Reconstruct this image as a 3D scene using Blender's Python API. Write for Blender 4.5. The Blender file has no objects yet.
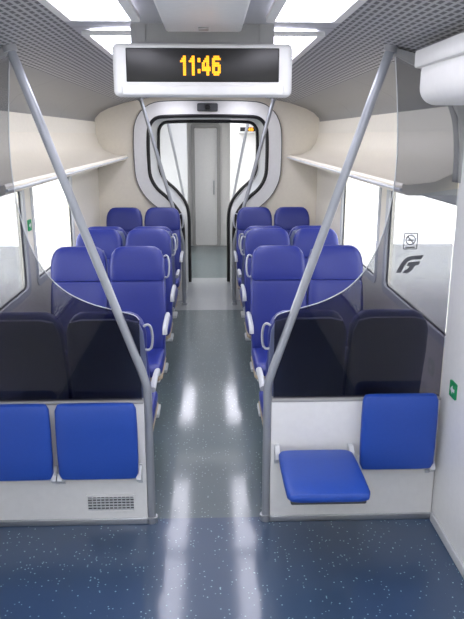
import bpy, bmesh, math, random
from mathutils import Vector, Matrix
random.seed(3)
S=bpy.context.scene
COL=S.collection
try:
    S.view_settings.view_transform='Standard'
except Exception: pass

# ---------------------------------------------------------------- materials
def s2l(c):
    return tuple(((v/255)/12.92 if v/255<=.04045 else (((v/255)+.055)/1.055)**2.4) for v in c)+(1,)
def N(nt,t,**k):
    n=nt.nodes.new(t)
    for a,b in k.items(): setattr(n,a,b)
    return n
def math_n(nt,op,a,b=None):
    n=N(nt,'ShaderNodeMath',operation=op)
    for i,v in enumerate((a,b)):
        if v is None: continue
        if isinstance(v,(int,float)): n.inputs[i].default_value=v
        else: nt.links.new(v,n.inputs[i])
    return n.outputs[0]
def mixc(nt,fac,a,b):
    n=N(nt,'ShaderNodeMix',data_type='RGBA')
    for s,v in ((n.inputs[0],fac),(n.inputs[6],a),(n.inputs[7],b)):
        if isinstance(v,(int,float)): s.default_value=v
        elif isinstance(v,tuple): s.default_value=v
        else: nt.links.new(v,s)
    return n.outputs[2]
def mat(name,rgb,rough=.5,metal=0,var=.04,scale=30,bump=0,coat=0,emit=0):
    m=bpy.data.materials.new(name); m.use_nodes=True
    nt=m.node_tree; b=nt.nodes['Principled BSDF']
    c=s2l(rgb)
    tc=N(nt,'ShaderNodeTexCoord'); no=N(nt,'ShaderNodeTexNoise'); no.inputs['Scale'].default_value=scale
    nt.links.new(tc.outputs['Object'],no.inputs['Vector'])
    dark=tuple(v*(1-var*2) for v in c[:3])+(1,)
    nt.links.new(mixc(nt,no.outputs[0],dark,c),b.inputs['Base Color'])
    b.inputs['Roughness'].default_value=rough; b.inputs['Metallic'].default_value=metal
    b.inputs['Coat Weight'].default_value=coat
    if bump:
        bp=N(nt,'ShaderNodeBump'); bp.inputs['Strength'].default_value=bump; bp.inputs['Distance'].default_value=.002
        nt.links.new(no.outputs[0],bp.inputs['Height']); nt.links.new(bp.outputs[0],b.inputs['Normal'])
    if emit:
        b.inputs['Emission Color'].default_value=c; b.inputs['Emission Strength'].default_value=emit
    return m
M={}
M['white']=mat('painted_white_panel',(234,234,232),.4)
M['beige']=mat('warm_white_laminate',(237,230,214),.45)
M['grey']=mat('mid_grey_panel',(165,165,163),.5)
M['lgrey']=mat('light_grey_panel',(208,211,213),.45)
M['hand']=mat('light_grey_handle',(186,189,194),.4)
M['dgrey']=mat('dark_grey_plastic',(70,72,76),.5)
M['black']=mat('black_rubber',(18,18,20),.45)
M['metal']=mat('brushed_steel',(190,192,195),.3,.85)
M['pole']=mat('satin_grey_painted_pole',(162,166,172),.3,.35)
M['blue']=mat('navy_blue_leatherette',(35,47,128),.36,var=.06,scale=60,bump=.15)
M['blue2']=mat('bright_blue_leatherette',(35,76,170),.42,var=.05,scale=60,bump=.15)
M['shell']=mat('blue_grey_seat_shell',(112,120,150),.45)
M['tan']=mat('tan_plastic_edge',(176,160,136),.5)
M['screen']=mat('black_display_glass',(12,11,10),.35)
M['led']=mat('amber_led',(255,170,20),.5,emit=1.3)
M['green']=mat('green_sticker',(20,150,90),.5)
M['decal']=mat('grey_printed_decal',(84,86,92),.5)
M['lamp']=mat('lamp_diffuser',(240,239,252),.5,emit=9.5)
M['ground']=mat('pale_gravel_ground',(200,200,196),.9,scale=4,var=.2)
M['wall']=mat('warm_white_wall_panel',(237,232,219),.45)

def seam_mat(name,rgb,period,off,rough=.45):
    m=mat(name,rgb,rough); nt=m.node_tree; b=nt.nodes['Principled BSDF']
    tc=N(nt,'ShaderNodeTexCoord'); sp=N(nt,'ShaderNodeSeparateXYZ'); nt.links.new(tc.outputs['Object'],sp.inputs[0])
    f=math_n(nt,'FRACT',math_n(nt,'DIVIDE',math_n(nt,'ADD',sp.outputs[1],off),period))
    line=math_n(nt,'LESS_THAN',f,.006/period*1.5)
    old=b.inputs['Base Color'].links[0].from_socket
    nt.links.new(mixc(nt,line,old,s2l((120,120,120))),b.inputs['Base Color'])
    return m
M['ceil']=seam_mat('ceiling_panel_with_seams',(190,191,194),1.6,.2)
M['ceilg']=seam_mat('grey_cove_panel_with_seams',(148,148,146),1.6,.2)

def perf_mat():
    m=mat('perforated_metal_panel',(186,186,186),.5); nt=m.node_tree; b=nt.nodes['Principled BSDF']
    tc=N(nt,'ShaderNodeTexCoord'); sp=N(nt,'ShaderNodeSeparateXYZ'); nt.links.new(tc.outputs['Object'],sp.inputs[0])
    fx=math_n(nt,'FRACT',math_n(nt,'MULTIPLY',sp.outputs[0],38)); fy=math_n(nt,'FRACT',math_n(nt,'MULTIPLY',sp.outputs[1],16))
    dx=math_n(nt,'ABSOLUTE',math_n(nt,'SUBTRACT',fx,.5)); dy=math_n(nt,'ABSOLUTE',math_n(nt,'SUBTRACT',fy,.5))
    hole=math_n(nt,'MULTIPLY',math_n(nt,'LESS_THAN',dx,.28),math_n(nt,'LESS_THAN',dy,.38))
    old=b.inputs['Base Color'].links[0].from_socket
    nt.links.new(mixc(nt,hole,old,s2l((88,88,90))),b.inputs['Base Color'])
    return m
M['perf']=perf_mat()

def floor_mat(name,rgb,rgb2,speck,rough):
    m=mat(name,rgb,rough,var=.05,scale=6); nt=m.node_tree; b=nt.nodes['Principled BSDF']
    tc=N(nt,'ShaderNodeTexCoord')
    v=N(nt,'ShaderNodeTexVoronoi'); v.inputs['Scale'].default_value=55
    nt.links.new(tc.outputs['Object'],v.inputs['Vector'])
    sp=N(nt,'ShaderNodeSeparateColor'); nt.links.new(v.outputs['Color'],sp.inputs[0])
    pick=math_n(nt,'GREATER_THAN',sp.outputs[0],.60)
    dot=math_n(nt,'LESS_THAN',v.outputs['Distance'],.19)
    f=math_n(nt,'MULTIPLY',math_n(nt,'MULTIPLY',pick,dot),.8)
    old=b.inputs['Base Color'].links[0].from_socket
    n2=N(nt,'ShaderNodeTexNoise'); n2.inputs['Scale'].default_value=2.2; nt.links.new(tc.outputs['Object'],n2.inputs['Vector'])
    base=mixc(nt,n2.outputs[0],old,s2l(rgb2))
    nt.links.new(mixc(nt,f,base,s2l(speck)),b.inputs['Base Color'])
    n3=N(nt,'ShaderNodeTexNoise'); n3.inputs['Scale'].default_value=7; n3.inputs['Detail'].default_value=3; nt.links.new(tc.outputs['Object'],n3.inputs['Vector'])
    bp=N(nt,'ShaderNodeBump'); bp.inputs['Strength'].default_value=.14; bp.inputs['Distance'].default_value=.004
    nt.links.new(n3.outputs[0],bp.inputs['Height'])
    nt.links.new(bp.outputs[0],b.inputs['Normal']); nt.links.new(bp.outputs[0],b.inputs['Coat Normal'])
    b.inputs['Coat Weight'].default_value=.7; b.inputs['Coat Roughness'].default_value=.1
    b.inputs['Coat IOR'].default_value=1.5
    return m
M['fblue']=floor_mat('speckled_blue_vinyl',(44,68,98),(54,76,102),(160,198,205),.4)
M['fgrey']=floor_mat('speckled_grey_vinyl',(76,92,97),(86,100,104),(190,210,205),.4)
M['flight']=floor_mat('light_grey_vinyl',(160,165,168),(146,151,155),(200,205,205),.4)

def glass_mat(name,ramp=None,tint=(.98,.99,.99),gl=.06):
    m=bpy.data.materials.new(name); m.use_nodes=True; nt=m.node_tree; nt.nodes.clear()
    o=N(nt,'ShaderNodeOutputMaterial'); t=N(nt,'ShaderNodeBsdfTransparent'); g=N(nt,'ShaderNodeBsdfGlossy'); g.inputs['Roughness'].default_value=.03
    mx=N(nt,'ShaderNodeMixShader'); lw=N(nt,'ShaderNodeLayerWeight'); lw.inputs[0].default_value=.25
    nt.links.new(math_n(nt,'ADD',math_n(nt,'MULTIPLY',lw.outputs['Fresnel'],.5),gl*.5),mx.inputs[0])
    t.inputs[0].default_value=tint+(1,)
    if ramp:
        tc=N(nt,'ShaderNodeTexCoord'); sp=N(nt,'ShaderNodeSeparateXYZ'); nt.links.new(tc.outputs['Object'],sp.inputs[0])
        r=N(nt,'ShaderNodeValToRGB'); mr=N(nt,'ShaderNodeMapRange')
        mr.inputs[1].default_value=.6; mr.inputs[2].default_value=2.2; nt.links.new(sp.outputs[2],mr.inputs[0])
        nt.links.new(mr.outputs[0],r.inputs[0])
        e=r.color_ramp.elements
        while len(e)<len(ramp): e.new(.5)
        for i,(p,c) in enumerate(ramp): e[i].position=(p-.6)/1.6; e[i].color=c+(1,)
        nt.links.new(r.outputs[0],t.inputs[0])
    nt.links.new(t.outputs[0],mx.inputs[1]); nt.links.new(g.outputs[0],mx.inputs[2]); nt.links.new(mx.outputs[0],o.inputs[0])
    return m
M['pane']=glass_mat('window_glass')
# front and back faces of the plate both tint, so these are square roots of the final transmission
M['tint']=glass_mat('tinted_partition_glass',gl=.04,ramp=[(.69,(.42,.42,.47)),(1.06,(.40,.40,.45)),(1.2,(.47,.47,.51)),(1.36,(.66,.67,.70)),(2.1,(.72,.73,.75))])

# ---------------------------------------------------------------- mesh helpers
def finish(me,name,m,parent=None,smooth=False,angle=40):
    for mm in (m if isinstance(m,list) else [m]): me.materials.append(mm)
    o=bpy.data.objects.new(name,me); COL.objects.link(o)
    if parent: o.parent=parent
    if smooth:
        for p in me.polygons: p.use_smooth=True
        try: me.set_sharp_from_angle(angle=math.radians(angle))
        except Exception: pass
    return o
def mk(name,v,f,m,parent=None,smooth=False,fix=True,mi=None):
    me=bpy.data.meshes.new(name); me.from_pydata([tuple(a) for a in v],[],f); me.update()
    if fix:
        bm=bmesh.new(); bm.from_mesh(me); bmesh.ops.recalc_face_normals(bm,faces=bm.faces); bm.to_mesh(me); bm.free()
    if mi:
        for p,i in zip(me.polygons,mi): p.material_index=i
    return finish(me,name,m,parent,smooth)
def rbox(name,lo,hi,m,parent=None,bev=.01,seg=3):
    bm=bmesh.new(); bmesh.ops.create_cube(bm,size=1)
    for v in bm.verts:
        for i in range(3): v.co[i]=(lo[i]+hi[i])/2+v.co[i]*(hi[i]-lo[i])
    if bev: bmesh.ops.bevel(bm,geom=bm.edges[:],offset=bev,segments=seg,profile=.5,affect='EDGES')
    me=bpy.data.meshes.new(name); bm.to_mesh(me); bm.free()
    return finish(me,name,m,parent,bool(bev))
def join_boxes(name,boxes,m,parent=None,bev=0):
    bm=bmesh.new()
    for lo,hi in boxes:
        r=bmesh.ops.create_cube(bm,size=1)
        for v in r['verts']:
            for i in range(3): v.co[i]=(lo[i]+hi[i])/2+v.co[i]*(hi[i]-lo[i])
    me=bpy.data.meshes.new(name); bm.to_mesh(me); bm.free()
    return finish(me,name,m,parent)
def tube(name,pts,r,m,parent=None,closed=False,n=12,flat=1.0):
    pts=[Vector(p) for p in pts]; L=len(pts); V=[];F=[]
    up=None
    for i,p in enumerate(pts):
        a=pts[(i-1)%L] if (closed or i>0) else p; b=pts[(i+1)%L] if (closed or i<L-1) else p
        t=(b-a).normalized()
        if up is None:
            up=t.orthogonal().normalized()
        up=(up-t*up.dot(t)).normalized(); s=t.cross(up)
        for k in range(n):
            an=2*math.pi*k/n; V.append(p+(up*math.cos(an)+s*math.sin(an)*flat)*r)
    for i in range(L if closed else L-1):
        j=(i+1)%L
        for k in range(n): F.append((i*n+k,i*n+(k+1)%n,j*n+(k+1)%n,j*n+k))
    if not closed: F+= [tuple(range(n))[::-1],tuple((L-1)*n+k for k in range(n))]
    return mk(name,V,F,m,parent,True)
def loft(name,rings,m,parent=None,closed_caps=True,angle=50):
    n=len(rings[0]); V=[p for r in rings for p in r]; F=[]
    for i in range(len(rings)-1):
        for k in range(n): F.append((i*n+k,i*n+(k+1)%n,(i+1)*n+(k+1)%n,(i+1)*n+k))
    if closed_caps: F+=[tuple(range(n)),tuple((len(rings)-1)*n+k for k in range(n))]
    return mk(name,V,F,m,parent,True)
def cat(pts,n=6,closed=False):
    P=[Vector(p) for p in pts]; out=[]; L=len(P)
    for i in range(L if closed else L-1):
        if closed: p0,p1,p2,p3=P[i-1],P[i],P[(i+1)%L],P[(i+2)%L]
        else: p0,p1,p2,p3=P[max(i-1,0)],P[i],P[i+1],P[min(i+2,L-1)]
        for k in range(n):
            t=k/n
            out.append(.5*((2*p1)+(p2-p0)*t+(2*p0-5*p1+4*p2-p3)*t*t+(3*p1-p0-3*p2+p3)*t**3))
    if not closed: out.append(P[-1])
    return out
def plate(name,outline,holes,pos,th,m,parent=None,axis='Y'):
    cu=bpy.data.curves.new(name,'CURVE'); cu.dimensions='2D'; cu.fill_mode='BOTH'; cu.extrude=th/2
    for loop in [outline]+holes:
        sp=cu.splines.new('POLY'); sp.points.add(len(loop)-1); sp.use_cyclic_u=True
        for q,p in zip(sp.points,loop): q.co=(p[0],p[1],0,1)
    ob=bpy.data.objects.new('tmp',cu); COL.objects.link(ob)
    dg=bpy.context.evaluated_depsgraph_get(); me=bpy.data.meshes.new_from_object(ob.evaluated_get(dg))
    bpy.data.objects.remove(ob); bpy.data.curves.remove(cu)
    for v in me.vertices:
        x,y,z=v.co
        v.co={'Y':(x,pos+z,y),'X':(pos+z,x,y),'Z':(x,y,pos+z)}[axis]
    bm=bmesh.new(); bm.from_mesh(me); bmesh.ops.remove_doubles(bm,verts=bm.verts,dist=1e-5)
    bmesh.ops.recalc_face_normals(bm,faces=bm.faces); bm.to_mesh(me); bm.free()
    me.materials.clear(); me.name=name
    return finish(me,name,m,parent)
def rrect(x0,z0,x1,z1,r,n=6):
    out=[]
    for cx,cz,a0 in ((x1-r,z1-r,0),(x0+r,z1-r,90),(x0+r,z0+r,180),(x1-r,z0+r,270)):
        for k in range(n+1):
            a=math.radians(a0+90*k/n); out.append((cx+r*math.cos(a),cz+r*math.sin(a)))
    return out
def empty(name,loc=(0,0,0),rot=0,label=None,cat_=None,group=None):
    e=bpy.data.objects.new(name,None); e.empty_display_size=.1; COL.objects.link(e); e.location=loc; e.rotation_euler=(0,0,rot)
    if label: e['label']=label
    if cat_: e['category']=cat_
    if group: e['group']=group
    return e
def struct(o,label,c):
    o['kind']='structure'; o['label']=label; o['category']=c; return o

# ---------------------------------------------------------------- room shell
YB,YP,YE,YN,YF=-1.6,3.12,8.0,9.1,12.2
def quad_floor(name,strips,xs):
    V=[];F=[];mi=[];
    for (y0,y1,i) in strips:
        b=len(V); V+=[(-xs,y0,0),(xs,y0,0),(xs,y1,0),(-xs,y1,0),(-xs,y0,-.05),(xs,y0,-.05),(xs,y1,-.05),(-xs,y1,-.05)]
        F+=[(b,b+1,b+2,b+3),(b+7,b+6,b+5,b+4),(b,b+4,b+5,b+1),(b+1,b+5,b+6,b+2),(b+2,b+6,b+7,b+3),(b+3,b+7,b+4,b)]; mi+=[i]*6
    return mk(name,V,F,[M['fblue'],M['fgrey'],M['flight']],mi=mi,fix=False)
struct(quad_floor('floor',[(YB,YP+.02,0),(YP+.02,7.5,1),(7.5,9.3,2),(9.3,YF,1)],1.34),'speckled blue and grey vinyl train floor','floor')

prof=[(-1.33,2.12),(-1.31,2.19),(-1.25,2.25),(-1.15,2.30),(-.97,2.36),(-.56,2.44),(-.2,2.45),(.2,2.45),(.56,2.44),(.97,2.36),(1.15,2.30),(1.25,2.25),(1.31,2.19),(1.33,2.12)]
def extr(name,prof,y0,y1,m,mi=None,parent=None,th=.03,ny=1,smooth=True):
    n=len(prof); V=[];F=[];I=[]
    for y in (y0,y1):
        for x,z in prof: V.append((x,y,z))
        for x,z in prof: V.append((x*1.02,y,z+th))
    for k in range(n-1):
        i=mi[k] if mi else 0
        F.append((k,k+1,2*n+k+1,2*n+k)); I.append(i)
        F.append((n+k,3*n+k,3*n+k+1,n+k+1)); I.append(i)
        F.append((k,n+k,n+k+1,k+1)); I.append(i); F.append((2*n+k,2*n+k+1,3*n+k+1,3*n+k)); I.append(i)
    F.append((0,2*n,3*n,n)); I.append(0); F.append((n-1,2*n-1,4*n-1,3*n-1)); I.append(0)
    return mk(name,V,F,m,parent,smooth,mi=I)
struct(extr('ceiling',prof,YB,YE+.02,[M['ceilg'],M['perf'],M['ceil']],[0,0,0,0,1,2,2,2,1,0,0,0,0]),'grey ceiling with perforated side panels and curved coves','ceiling')
struct(extr('ceiling.001',[(-1.33,2.12),(-1.15,2.3),(-.5,2.42),(.5,2.42),(1.15,2.3),(1.33,2.12)],YN-.02,YF,[M['white']]),'white ceiling of the next carriage','ceiling')

wins=[(3.35,4.74),(4.98,6.4)]
for sx,nm in ((-1,'wall_left'),(1,'wall_right')):
    hol=[rrect(a,.9,b,1.67,.06) for a,b in wins]
    struct(plate(nm,[(YP,0),(YE+.03,0),(YE+.03,2.15),(YP,2.15)],hol,sx*1.335,.05,M['wall'],axis='X'),'warm white carriage side wall with window openings','wall')
    def make_win(num,a,b,xw,z0=.9,z1=1.67,lab='bright carriage window with grey frame'):
        w=empty('window_%d'%num,(xw,(a+b)/2,z0)); struct(w,lab,'window')
        def loc(o): o.location=-Vector(w.location); return o
        loc(plate('window_frame',rrect(a-.03,z0-.03,b+.03,z1+.03,.08),[rrect(a+.02,z0+.02,b-.02,z1-.02,.05)],xw-sx*.015,.03,M['lgrey'],w,axis='X'))
        loc(plate('window_pane',rrect(a+.01,z0+.01,b-.01,z1-.01,.05),[],xw+sx*.005,.008,M['pane'],w,axis='X'))
        loc(plate('window_gasket',rrect(a+.005,z0+.005,b-.005,z1-.005,.055),[rrect(a+.03,z0+.03,b-.03,z1-.03,.045)],xw-sx*.004,.012,M['dgrey'],w,axis='X'))
    for k,(a,b) in enumerate(wins): make_win((k+1) if sx<0 else (k+3),a,b,sx*1.33)
    struct(plate(nm+'.001',[(YB,0),(YP,0),(YP,2.27),(YB,2.27)],[rrect(-.3,.55,1.3,1.95,.1)],sx*1.23,.06,M['white'],axis='X'),'plain white vestibule side panel with door window','wall')
    make_win(5 if sx<0 else 6,-.3,1.3,sx*1.22,.55,1.95,'large vestibule door window')
    struct(rbox('baseboard_'+('left' if sx<0 else 'right'),(min(sx*1.185,sx*1.199),YB,.0),(max(sx*1.185,sx*1.199),YP-.04,.05),M['lgrey'],bev=.003),'light grey skirting strip','baseboard')
    struct(plate('wall_'+('left' if sx<0 else 'right')+'.002',[(YN,0),(YF,0),(YF,2.15),(YN,2.15)],[rrect(YN+.6,.9,YF-.7,1.67,.06)],sx*1.335,.05,M['wall'],axis='X'),'white side wall of the next carriage','wall')
    struct(rbox('trim_%d'%(1 if sx<0 else 2),(min(sx*1.27,sx*1.309),YP+.05,.0),(max(sx*1.27,sx*1.309),YE-.01,.22),M['lgrey'],bev=.01),'light grey heater duct along the wall foot','trim')
struct(rbox('wall_back',(-1.26,YB-.05,0),(1.26,YB,2.45),M['white'],bev=0),'white vestibule rear panel','wall')

# end wall with tulip opening
half=[(.31,0),(.31,.5),(.31,.9),(.345,1.08),(.47,1.25),(.61,1.38),(.685,1.52),(.70,1.7),(.70,1.95),(.68,2.1),(.60,2.19),(.45,2.21),(.2,2.215)]
def tulip(d=0,n=4):
    h=[]
    hp=cat([(x,z,0) for x,z in half],n)
    for i,p in enumerate(hp):
        a=hp[max(i-1,0)]; b=hp[min(i+1,len(hp)-1)]; t=(b-a).normalized()
        q=p+Vector((t.y,-t.x,0))*d
        h.append((q.x,max(q.y,0) if i else 0))
    return h+[(-x,z) for x,z in reversed(h)]
wallup=[(-1.33,0),(-1.33,2.12),(-1.31,2.19),(-1.25,2.25),(-1.15,2.3),(-.97,2.36),(-.56,2.44),(.56,2.44),(.97,2.36),(1.15,2.3),(1.25,2.25),(1.31,2.19),(1.33,2.12),(1.33,0)]
struct(plate('wall_end',tulip(.02)+wallup,[],YE+.03,.05,M['beige']),'warm white end bulkhead with flared gangway opening','wall')
struct(plate('trim_3',tulip(.015)+tulip(.17)[::-1],[],YE-.012,.03,M['white']),'white raised surround of the gangway opening','trim')
struct(plate('wall_end.001',tulip(.02)+wallup,[],YN,.05,M['white']),'white bulkhead of the next carriage','wall')
def tub_loop(name,d,y,r,m,lab):
    o=tube(name,[(x,y,z) for x,z in tulip(d)],r,m,n=8); return struct(o,lab,'trim')
tub_loop('trim_4',.17,YE-.025,.005,M['dgrey'],'dark joint line around the gangway surround')
tub_loop('trim_5',.0,YE-.02,.022,M['black'],'black rubber seal of the gangway opening')
tub_loop('trim_6',-.04,YN-.04,.022,M['black'],'black rubber seal of the far gangway opening')
rings=[]
for i in range(13):
    y=YE+.06+(YN-.03-YE-.06)*i/12
    rings.append([(x,y,z) for x,z in tulip(.012 if i%2 else -.015)])
ga=[];F=[];n=len(rings[0])
for r in rings: ga+=r
for i in range(12):
    for k in range(n-1): F.append((i*n+k,i*n+k+1,(i+1)*n+k+1,(i+1)*n+k))
g=mk('trim_9',ga,F,M['lgrey'],smooth=False); struct(g,'light grey folded gangway lining between two carriages','trim')
struct(rbox('wall_end.002',(-1.33,YF-.03,0),(1.33,YF+.02,2.42),M['white'],bev=0),'white far wall of the next carriage','wall')
d=empty('door_1',(-.05,YF-.06,0)); struct(d,'pale grey far interior door with frame','door')
rbox('door_leaf',(-.2,-.01,0.01),(.2,.028,2.12),M['white'],d,.006)
plate('door_frame',rrect(-.26,0.0,.26,2.2,.05),[rrect(-.2,.02,.2,2.13,.03)],-.01,.05,M['grey'],d)
rbox('door_handle',(.13,-.05,.95),(.155,-.01,1.2),M['metal'],d,.006)
struct(rbox('wall_right.003',(.36,11.2,0),(1.3,11.26,2.34),M['white'],bev=.01),'white cubicle wall in the next carriage','wall')
struct(rbox('wall_left.003',(-1.3,11.4,0),(-.36,11.46,2.34),M['lgrey'],bev=.01),'pale cubicle wall in the next carriage','wall')

for sx,i in ((-1,7),(1,8)):
    o=[(1.195*sx,1.78),(1.325*sx,1.78),(1.325*sx,2.13),(1.24*sx,2.25),(1.1*sx,2.31),(.86*sx,2.375),(.86*sx,2.35)]
    inn=[(p.x*sx,p.y) for p in cat([(.86,2.345,0),(1.0,2.28,0),(1.1,2.2,0),(1.165,2.08,0),(1.19,1.93,0),(1.195,1.78,0)],5)]
    struct(plate('trim_%d'%i,o+inn,[],YP+.03,.10,M['grey']),'grey arched hoop where vestibule meets saloon','trim')

# ---------------------------------------------------------------- lights
for sx in (-1,1):
    for k,(a,b) in enumerate([(YB+.1,1.2),(1.3,2.72),(3.05,4.6),(4.68,6.2),(6.28,7.85),(9.2,11.1)]):  # last pair added in next carriage so light streaks continue along the aisle floor
        e=empty('ceiling_light',(sx*.385,(a+b)/2,2.43 if k<5 else 2.40),label='long flat lavender-white fluorescent ceiling light panel',cat_='ceiling light',group='ceiling light panels')
        L=(b-a)/2
        rbox('diffuser',(-.115,-L+.02,-.012),(.115,L-.02,.0),M['lamp'],e,.004)
        plate('light_frame',rrect(-.145,-L,.145,L,.02),[rrect(-.112,-L+.025,.112,L-.025,.015)],-.004,.018,M['white'],e,axis='Z')

W=bpy.data.worlds.new('sky'); S.world=W; W.use_nodes=True
bg=W.node_tree.nodes['Background']; bg.inputs[0].default_value=(1,.99,.97,1); bg.inputs[1].default_value=5.8
gr=rbox('ground',(-14,-4,-1.0),(14,18,-.95),M['ground'],bev=0); struct(gr,'pale gravel trackbed outside the windows','ground')

# ---------------------------------------------------------------- luggage racks
for sx in (-1,1):
    e=empty('luggage_rack',(sx*1.31,YP+.08,1.76),label='long warm-white overhead luggage rack with rounded lip',cat_='luggage rack',group='overhead luggage racks')
    L=YE-YP-.1
    P=[(-.005,-.0),(-.2,-.03),(-.33,-.045),(-.355,-.035),(-.36,-.0),(-.352,.012),(-.34,.005),(-.2,.02),(-.09,.07),(-.03,.15),(-.005,.26)]
    V=[(x*sx,y,z) for y in (0,L) for x,z in P]; n=len(P)
    F=[(k,(k+1)%n,n+(k+1)%n,n+k) for k in range(n)]+[tuple(range(n)),tuple(range(n,2*n))]
    mk('shelf',V,F,M['beige'],e,True)
    tube('lip_rail',[(-.362*sx,.0,-.018),(-.362*sx,L,-.018)],.008,M['lgrey'],e)
    for y in (.1,1.7,3.3,4.7):
        rbox('support_bracket',(min(-.3*sx,-.01*sx),y,-.055),(max(-.3*sx,-.01*sx),y+.03,-.02),M['lgrey'],e,.004)

# ---------------------------------------------------------------- passenger seats
def sring(z,cy,hw,ht,conc=0,n=32,ex=.45,axis='z',side=0):
    out=[]
    for k in range(n):
        a=2*math.pi*k/n; c,s=math.cos(a),math.sin(a)
        x=hw*math.copysign(abs(c)**ex,c); y=ht*math.copysign(abs(s)**ex,s)
        if s<0: y+=conc*(1-(x/hw)**2)
        out.append((x,cy+y,z) if axis=='z' else (x,z,cy-y))
    return out
def ycen(z): return -.17+.17*max(0,(z-.42))/.78
def seat_parts():
    r=[]
    for z,hw,ht,c in [(.40,.12,.015,0),(.405,.17,.03,.0),(.43,.195,.045,.005),(.55,.205,.052,.02),(.7,.21,.055,.026),(.85,.208,.053,.026),(.93,.203,.05,.022),(.955,.197,.043,.018),(.962,.18,.03,.01)]:
        r.append(sring(z,ycen(z)-.01,hw,ht,c))
    a=loft('backrest',r,M['blue'])
    r=[]
    for z,hw,ht,c in [(.952,.18,.03,.01),(.96,.197,.046,.016),(.985,.203,.054,.02),(1.05,.204,.058,.022),(1.11,.198,.056,.02),(1.15,.185,.05,.014),(1.18,.163,.04,.008),(1.197,.135,.026,.003),(1.202,.1,.01,0)]:
        r.append(sring(z,ycen(z)-.016,hw,ht,c))
    b=loft('headrest',r,M['blue'])
    r=[]
    for y,hw,ht,zc in [(-.655,.15,.015,.43),(-.65,.18,.03,.434),(-.63,.198,.044,.438),(-.58,.207,.052,.442),(-.4,.208,.052,.438),(-.2,.205,.05,.425),(-.14,.2,.045,.42),(-.125,.18,.03,.42)]:
        r.append(sring(y,zc,hw,ht,.012,axis='y'))
    c=loft('seat',r,M['blue'])
    r=[]
    for z,hw in [(.36,.19),(.40,.2),(.7,.205),(.95,.203),(1.1,.196),(1.16,.175),(1.175,.12)]:
        r.append(sring(z,ycen(z)+.05,hw,.014))
    d=loft('back_shell',r,M['shell'])
    e=join_boxes('seat_base',[((-.19,-.60,.345),(.19,-.1,.39)),((-.16,-.42,.0),(.16,-.22,.03)),((-.05,-.38,.03),(.05,-.26,.35))],M['lgrey'])
    bv=e.modifiers.new('b','BEVEL'); bv.width=.008; bv.segments=2
    f=loft('seat_edge',[sring(y,.385,hw,.016,axis='y') for y,hw in ((-.645,.15),(-.64,.19),(-.6,.209),(-.2,.209),(-.13,.19))],M['tan'])
    return [a,b,c,d,e,f]
proto=seat_parts()
def armrest(side):
    pts=cat([(side*.222,-.10,.70),(side*.222,-.2,.705),(side*.222,-.36,.70),(side*.222,-.44,.685),(side*.222,-.455,.65)],4)
    return tube('armrest',pts,.016,M['hand'],n=10,flat=1.2)
def handle(side):
    x=side
    pts=cat([(x*.195,.0,1.12),(x*.215,-.005,1.13),(x*.23,-.02,1.11),(x*.236,-.035,1.05),(x*.23,-.045,.99),(x*.215,-.04,.97),(x*.195,-.03,.975)],5)
    return tube('grab_handle',pts,.007,M['hand'],n=8)
arm={s:armrest(s) for s in (-1,1)}; han={s:handle(s) for s in (-1,1)}
protos=proto+list(arm.values())+list(han.values())
def add_seat(x,y,rot,hs,sz=1,label='',group=''):
    e=empty('passenger_seat',(x,y,0),rot,label,'seat',group); e.scale=(1,1,sz)
    lst=list(proto)
    if hs: lst+= [arm[hs],han[hs]]
    for p in lst:
        o=p.copy(); COL.objects.link(o); o.parent=e
    return e
rows=[(3.27,math.pi,.93,'its back against the tinted partition'),(4.86,0,1,'facing the tinted partition seats'),(5.80,0,1,'behind the seats that face the partition'),(6.06,math.pi,.985,'back to back with another seat row'),(7.56,0,1,'beside the gangway bulkhead')]
for y,rot,sz,d in rows:
    for sx in (-1,1):
        for k,x in enumerate((.525,.955)):
            hs=0
            if k==0:
                hs=-sx if rot==0 else sx
            add_seat(sx*x,y,rot,hs,sz,'high-backed navy blue %s seat %s'%('aisle' if k==0 else 'window',d),'navy high-backed passenger seats')
for p in protos: bpy.data.objects.remove(p)

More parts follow.
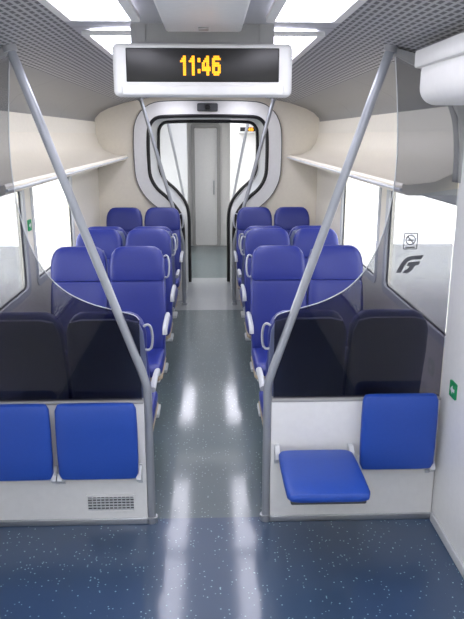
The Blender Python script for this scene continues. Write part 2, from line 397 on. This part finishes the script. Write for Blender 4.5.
# ---------------------------------------------------------------- partitions
def glass_outline(sx):
    top=cat([(.335,1.12,0),(.36,1.145,0),(.45,1.17,0),(.58,1.21,0),(.70,1.28,0),(.79,1.39,0),(.85,1.54,0),(.885,1.72,0),(.895,1.9,0),(.885,2.1,0),(.86,2.34,0)],4)
    arch=[(1.0,2.275),(1.1,2.195),(1.165,2.08),(1.188,1.93),(1.193,1.75)]
    o=[(.335,.69)]+[(p.x,p.y) for p in top]+arch+[(1.193,.69)]
    return [(sx*x,z) for x,z in o],[(sx*p.x,p.y) for p in top]
for sx in (-1,1):
    e=empty('partition',(0,YP,0),label='white half-height draught screen with curved smoked glass above'+(' and a louvred vent' if sx<0 else ', decals on the glass'),cat_='partition',group='vestibule partitions')
    lo,hi=min(sx*.325,sx*1.195),max(sx*.325,sx*1.195)
    rbox('lower_panel',(lo,-.02,.03),(hi,.02,.69),M['white'],e,.004)
    o,top=glass_outline(sx)
    plate('glass_panel',o,[],0,.012,M['tint'],e)
    tube('glass_edge',[(x,0,z) for x,z in top],.003,M['lgrey'],e,n=6)
    rbox('base_strip',(lo,-.03,.0),(hi,.03,.035),M['metal'],e,.004)
    rbox('top_rail',(lo,-.024,.684),(hi,.024,.70),M['grey'],e,.004)
    if sx<0:
        v=empty('vent_grille'); v.parent=e
        plate('vent_frame',rrect(-.645,.075,-.385,.175,.01),[rrect(-.635,.085,-.395,.165,.006)],-.024,.012,M['white'],v)
        join_boxes('vent_louvre',[((-.635,-.028,.087+i*.016),(-.395,-.02,.092+i*.016)) for i in range(5)]+[((-.635+.0218*i,-.028,.085),(-.631+.0218*i,-.02,.165)) for i in range(1,11)],M['lgrey'],v)
        rbox('vent_back',(-.637,-.0215,.083),(-.393,-.0195,.167),M['dgrey'],v,0)
    else:
        s=empty('no_smoking_decal'); s.parent=e; s.location=(.985,-.0085,1.505)
        plate('decal_border',rrect(-.034,-.04,.034,.04,.006),[rrect(-.030,-.036,.030,.036,.004)],0,.002,M['decal'],s)
        circ=lambda r:[(r*math.cos(a*math.pi/12),.006+r*math.sin(a*math.pi/12)) for a in range(24)]
        plate('decal_ring',circ(.025),[circ(.020)],0,.002,M['decal'],s)
        plate('decal_slash',[(-.018,.021),(-.014,.025),(.018,-.009),(.014,-.013)],[],0,.002,M['decal'],s)
        plate('decal_cigarette',[(-.016,.002),(.016,.002),(.016,.008),(-.016,.008)],[],.0,.002,M['decal'],s)
        plate('decal_caption',[(-.024,-.033),(.024,-.033),(.024,-.027),(-.024,-.027)],[],0,.002,M['decal'],s)
        l=empty('operator_emblem'); l.parent=e; l.location=(.985,-.0085,1.395)
        plate('emblem_upper_stroke',[(p.x,p.y) for p in cat([(-.062,-.045,0),(-.045,-.01,0),(-.025,.02,0),(.0,.035,0),(.068,.042,0)],4)]+[(.058,.022),(.01,.018),(-.005,.012),(-.018,-.004),(-.038,-.045)],[],0,.002,M['decal'],l)
        plate('emblem_lower_stroke',[(-.005,.006),(.055,.012),(.048,-.006),(.03,-.010),(.018,-.03),(-.0,-.046),(-.03,-.047),(-.022,-.034),(-.008,-.028),(.004,-.012),(-.01,-.012)],[],0,.002,M['decal'],l)

# grab poles
def pole(y,top_x,sx,lab,r=.0215,z2=2.4,kz=.77):
    e=empty('grab_pole',(sx*.305,y,0),label=lab,cat_='grab pole',group='slanted grab poles')
    k=(top_x-.305)
    pts=[(0,0,.01),(0,0,.3),(0,0,kz-.12)]+list(cat([(0,0,kz-.06),(sx*.002,0,kz),(sx*k*.05,0,kz+.09)],5))+[(sx*k*.5,0,(kz+z2)/2),(sx*k,0,z2)]
    tube('pole',pts,r,M['pole'],e,n=16)
    tube('base_collar',[(0,0,.0),(0,0,.03)],r*1.5,M['metal'],e,n=16)
    tube('top_collar',[(sx*(k-.006),0,z2-.025),(sx*k,0,z2)],r*1.5,M['metal'],e,n=16)
pole(YP-.0,.86,-1,'slanted grey grab pole at the aisle edge of the partition',z2=2.38)
pole(YP-.0,.84,1,'slanted grey grab pole at the aisle edge of the partition',z2=2.385)
for sx in (-1,1):
    pole(7.75,.75,sx,'slanted grey grab pole beside the gangway bulkhead',z2=2.4)
    pole(9.9,.62,sx,'slanted grey grab pole in the next carriage',z2=2.38)

# ---------------------------------------------------------------- folding seats
def pad(parent,lo,hi,thick_axis,name='seat'):
    cx=[(a+b)/2 for a,b in zip(lo,hi)]; h=[(b-a)/2 for a,b in zip(lo,hi)]
    rings=[]
    ks=[(-1,.86,.3),(-.97,.93,.75),(-.85,.985,1),(-.4,1,1),(.0,1,1.0),(.4,1,1),(.85,.985,1),(.97,.93,.75),(1,.86,.3)]
    for t,wv,th in ks:
        ring=[]
        for k in range(32):
            a=2*math.pi*k/32; c,s=math.cos(a),math.sin(a)
            x=cx[0]+h[0]*wv*math.copysign(abs(c)**.35,c)
            q=h[thick_axis]*th*math.copysign(abs(s)**.5,s)
            if thick_axis==1: ring.append((x,cx[1]+q,cx[2]+h[2]*t))
            else: ring.append((x,cx[1]+h[1]*t,cx[2]+q))
        rings.append(ring)
    return loft(name,rings,M['blue2'],parent)
def folding(x,open_,w=.385,dz=0):
    st='lowered' if open_ else 'folded up'
    e=empty('folding_seat',(x,YP-.02,dz),label='bright blue padded folding seat, %s, on the white partition'%st,cat_='folding seat',group='wall-mounted folding seats')
    if open_:
        pad(e,(-w/2,-.50,.40),(w/2,-.06,.455),2)
        rbox('seat_underside',(-w/2+.02,-.48,.385),(w/2-.02,-.08,.405),M['dgrey'],e,.008)
    else:
        pad(e,(-w/2,-.10,.31),(w/2,-.045,.72),1)
        rbox('seat_underside',(-w/2+.02,-.048,.33),(w/2-.02,-.03,.70),M['dgrey'],e,.006)
    for s in (-1,1):
        z=.40 if open_ else .30
        x0=s*(w/2-.002)
        P=[(-.0,z+.05),(-.03,z+.055),(-.075,z+.03),(-.085,z+.005),(-.07,z-.015),(-.03,z-.02),(0,z-.06)]
        V=[(x0+dx,y,zz) for dx in (-.012,.012) for y,zz in P]; n=len(P)
        F=[(k,(k+1)%n,n+(k+1)%n,n+k) for k in range(n)]+[tuple(range(n)),tuple(range(n,2*n))]
        mk('bracket',V,F,M['lgrey'],e)
    rbox('hinge_bar',(-w/2,-.05,z-.012),(w/2,-.03,z+.012),M['metal'],e,.005)
folding(-.555,False,.405); folding(-.975,False,.385); folding(.965,False,.385,.03); folding(.545,True)

# ---------------------------------------------------------------- display sign
FONT={'1':["00110","01110","11110","00110","00110","00110","00110","00110","00110"],
'4':["000110","001110","011110","110110","110110","111111","111111","000110","000110"],
'6':["011110","111111","110000","111110","111111","110011","110011","111111","011110"],
':':["00","11","11","00","00","00","11","11","00"]}
def led_text(txt,parent,cx,cz,cell,y,gap=1,name='time_digits',cellz=None):
    cellz=cellz or cell
    W_=sum(len(FONT[c][0])+gap for c in txt)-gap; x=cx-W_*cell/2; bx=[]
    for c in txt:
        g=FONT[c]
        for r,row in enumerate(g):
            for k,v in enumerate(row):
                if v=='1':
                    X=x+k*cell; Z=cz+(len(g)/2-r-1)*cellz
                    bx.append(((X+.04*cell,y-.002,Z+.04*cellz),(X+.96*cell,y,Z+.96*cellz)))
        x+=(len(g[0])+gap)*cell
    return join_boxes(name,bx,M['led'],parent)
def sign(loc,sc,txt,lab,mount=True):
    e=empty('display_sign',loc,label=lab,cat_='display sign'); e.scale=(sc,)*3
    rbox('housing',(-.375,-.05,-.105),(.375,.06,.105),M['white'],e,.022,4)
    rbox('lower_lip',(-.34,-.056,-.101),(.34,-.03,-.06),M['white'],e,.008)
    rbox('screen',(-.318,-.055,-.048),(.318,-.045,.085),M['screen'],e,.004)
    if mount:
        led_text(txt,e,-.010,.016,.0060,-.056,cellz=.0086)
        join_boxes('ceiling_mount',[((-.30,-.0,.1),(-.24,.05,.22)),((.24,0,.1),(.30,.05,.22)),((-.24,.01,.1),(.24,.04,.2))],M['grey'],e)
    return e
sign((-.005,2.95,2.262),1,'11:46','white hanging passenger display showing the time 11:46 in amber')
s2=sign((.68,11.15,2.08),.5,'11:46','small black display with amber digits in the next carriage',False)
led_text('146',s2,-.0,.016,.0125,-.056)

e=empty('ceiling_cover',(0,2.55,2.44),label='white boxed equipment cover on the ceiling above the display',cat_='ceiling cover')
rbox('cover_body',(-.155,-.4,-.035),(.155,.33,.005),M['white'],e,.012)
rbox('cover_latch',(-.02,.2,-.04),(.02,.26,-.033),M['grey'],e,.002)

e=empty('door_header_cover',(1.05,2.2,2.12),label='large rounded white mechanism cover above the vestibule door',cat_='door header cover')
rbox('cover_body',(-.15,-.8,0),(.145,.72,.20),M['white'],e,.07,6)
rbox('cover_top',(-.17,-.8,.15),(.145,.7,.22),M['white'],e,.01,2)

e=empty('security_camera',(0,YE-.03,2.31),label='small grey dome camera above the gangway opening',cat_='security camera')
rbox('camera_housing',(-.12,-.05,-.045),(.12,.0,.045),M['dgrey'],e,.015)
bm=bmesh.new(); bmesh.ops.create_uvsphere(bm,u_segments=20,v_segments=10,radius=.034)
me=bpy.data.meshes.new('dome'); bm.to_mesh(me); bm.free(); o=finish(me,'dome',M['black'],e,True); o.location=(0,-.05,0)

for loc,rx in (((1.196,2.95,.80),1),((-1.306,4.86,1.36),-1)):
    e=empty('exit_sticker',loc,label='small green safety sticker with white arrow on the wall',cat_='sticker')
    plate('sticker_field',rrect(-.04,-.04,.04,.04,.005),[],0,.008,M['green'],e,axis='X')
    plate('sticker_arrow',[(-.025,.008),(.0,.008),(.0,.022),(.026,0),(.0,-.022),(.0,-.008),(-.025,-.008)],[],-rx*.004,.002,M['white'],e,axis='X')

# ---------------------------------------------------------------- camera
cam=bpy.data.cameras.new('camera'); co=bpy.data.objects.new('camera',cam); COL.objects.link(co)
cam.sensor_fit='VERTICAL'; cam.sensor_height=24; cam.lens=24*656/619
cam.clip_start=.02
co.location=(.02,0,2.0)
co.rotation_euler=(math.radians(90-14.9),0,math.radians(-1.9))
S.camera=co
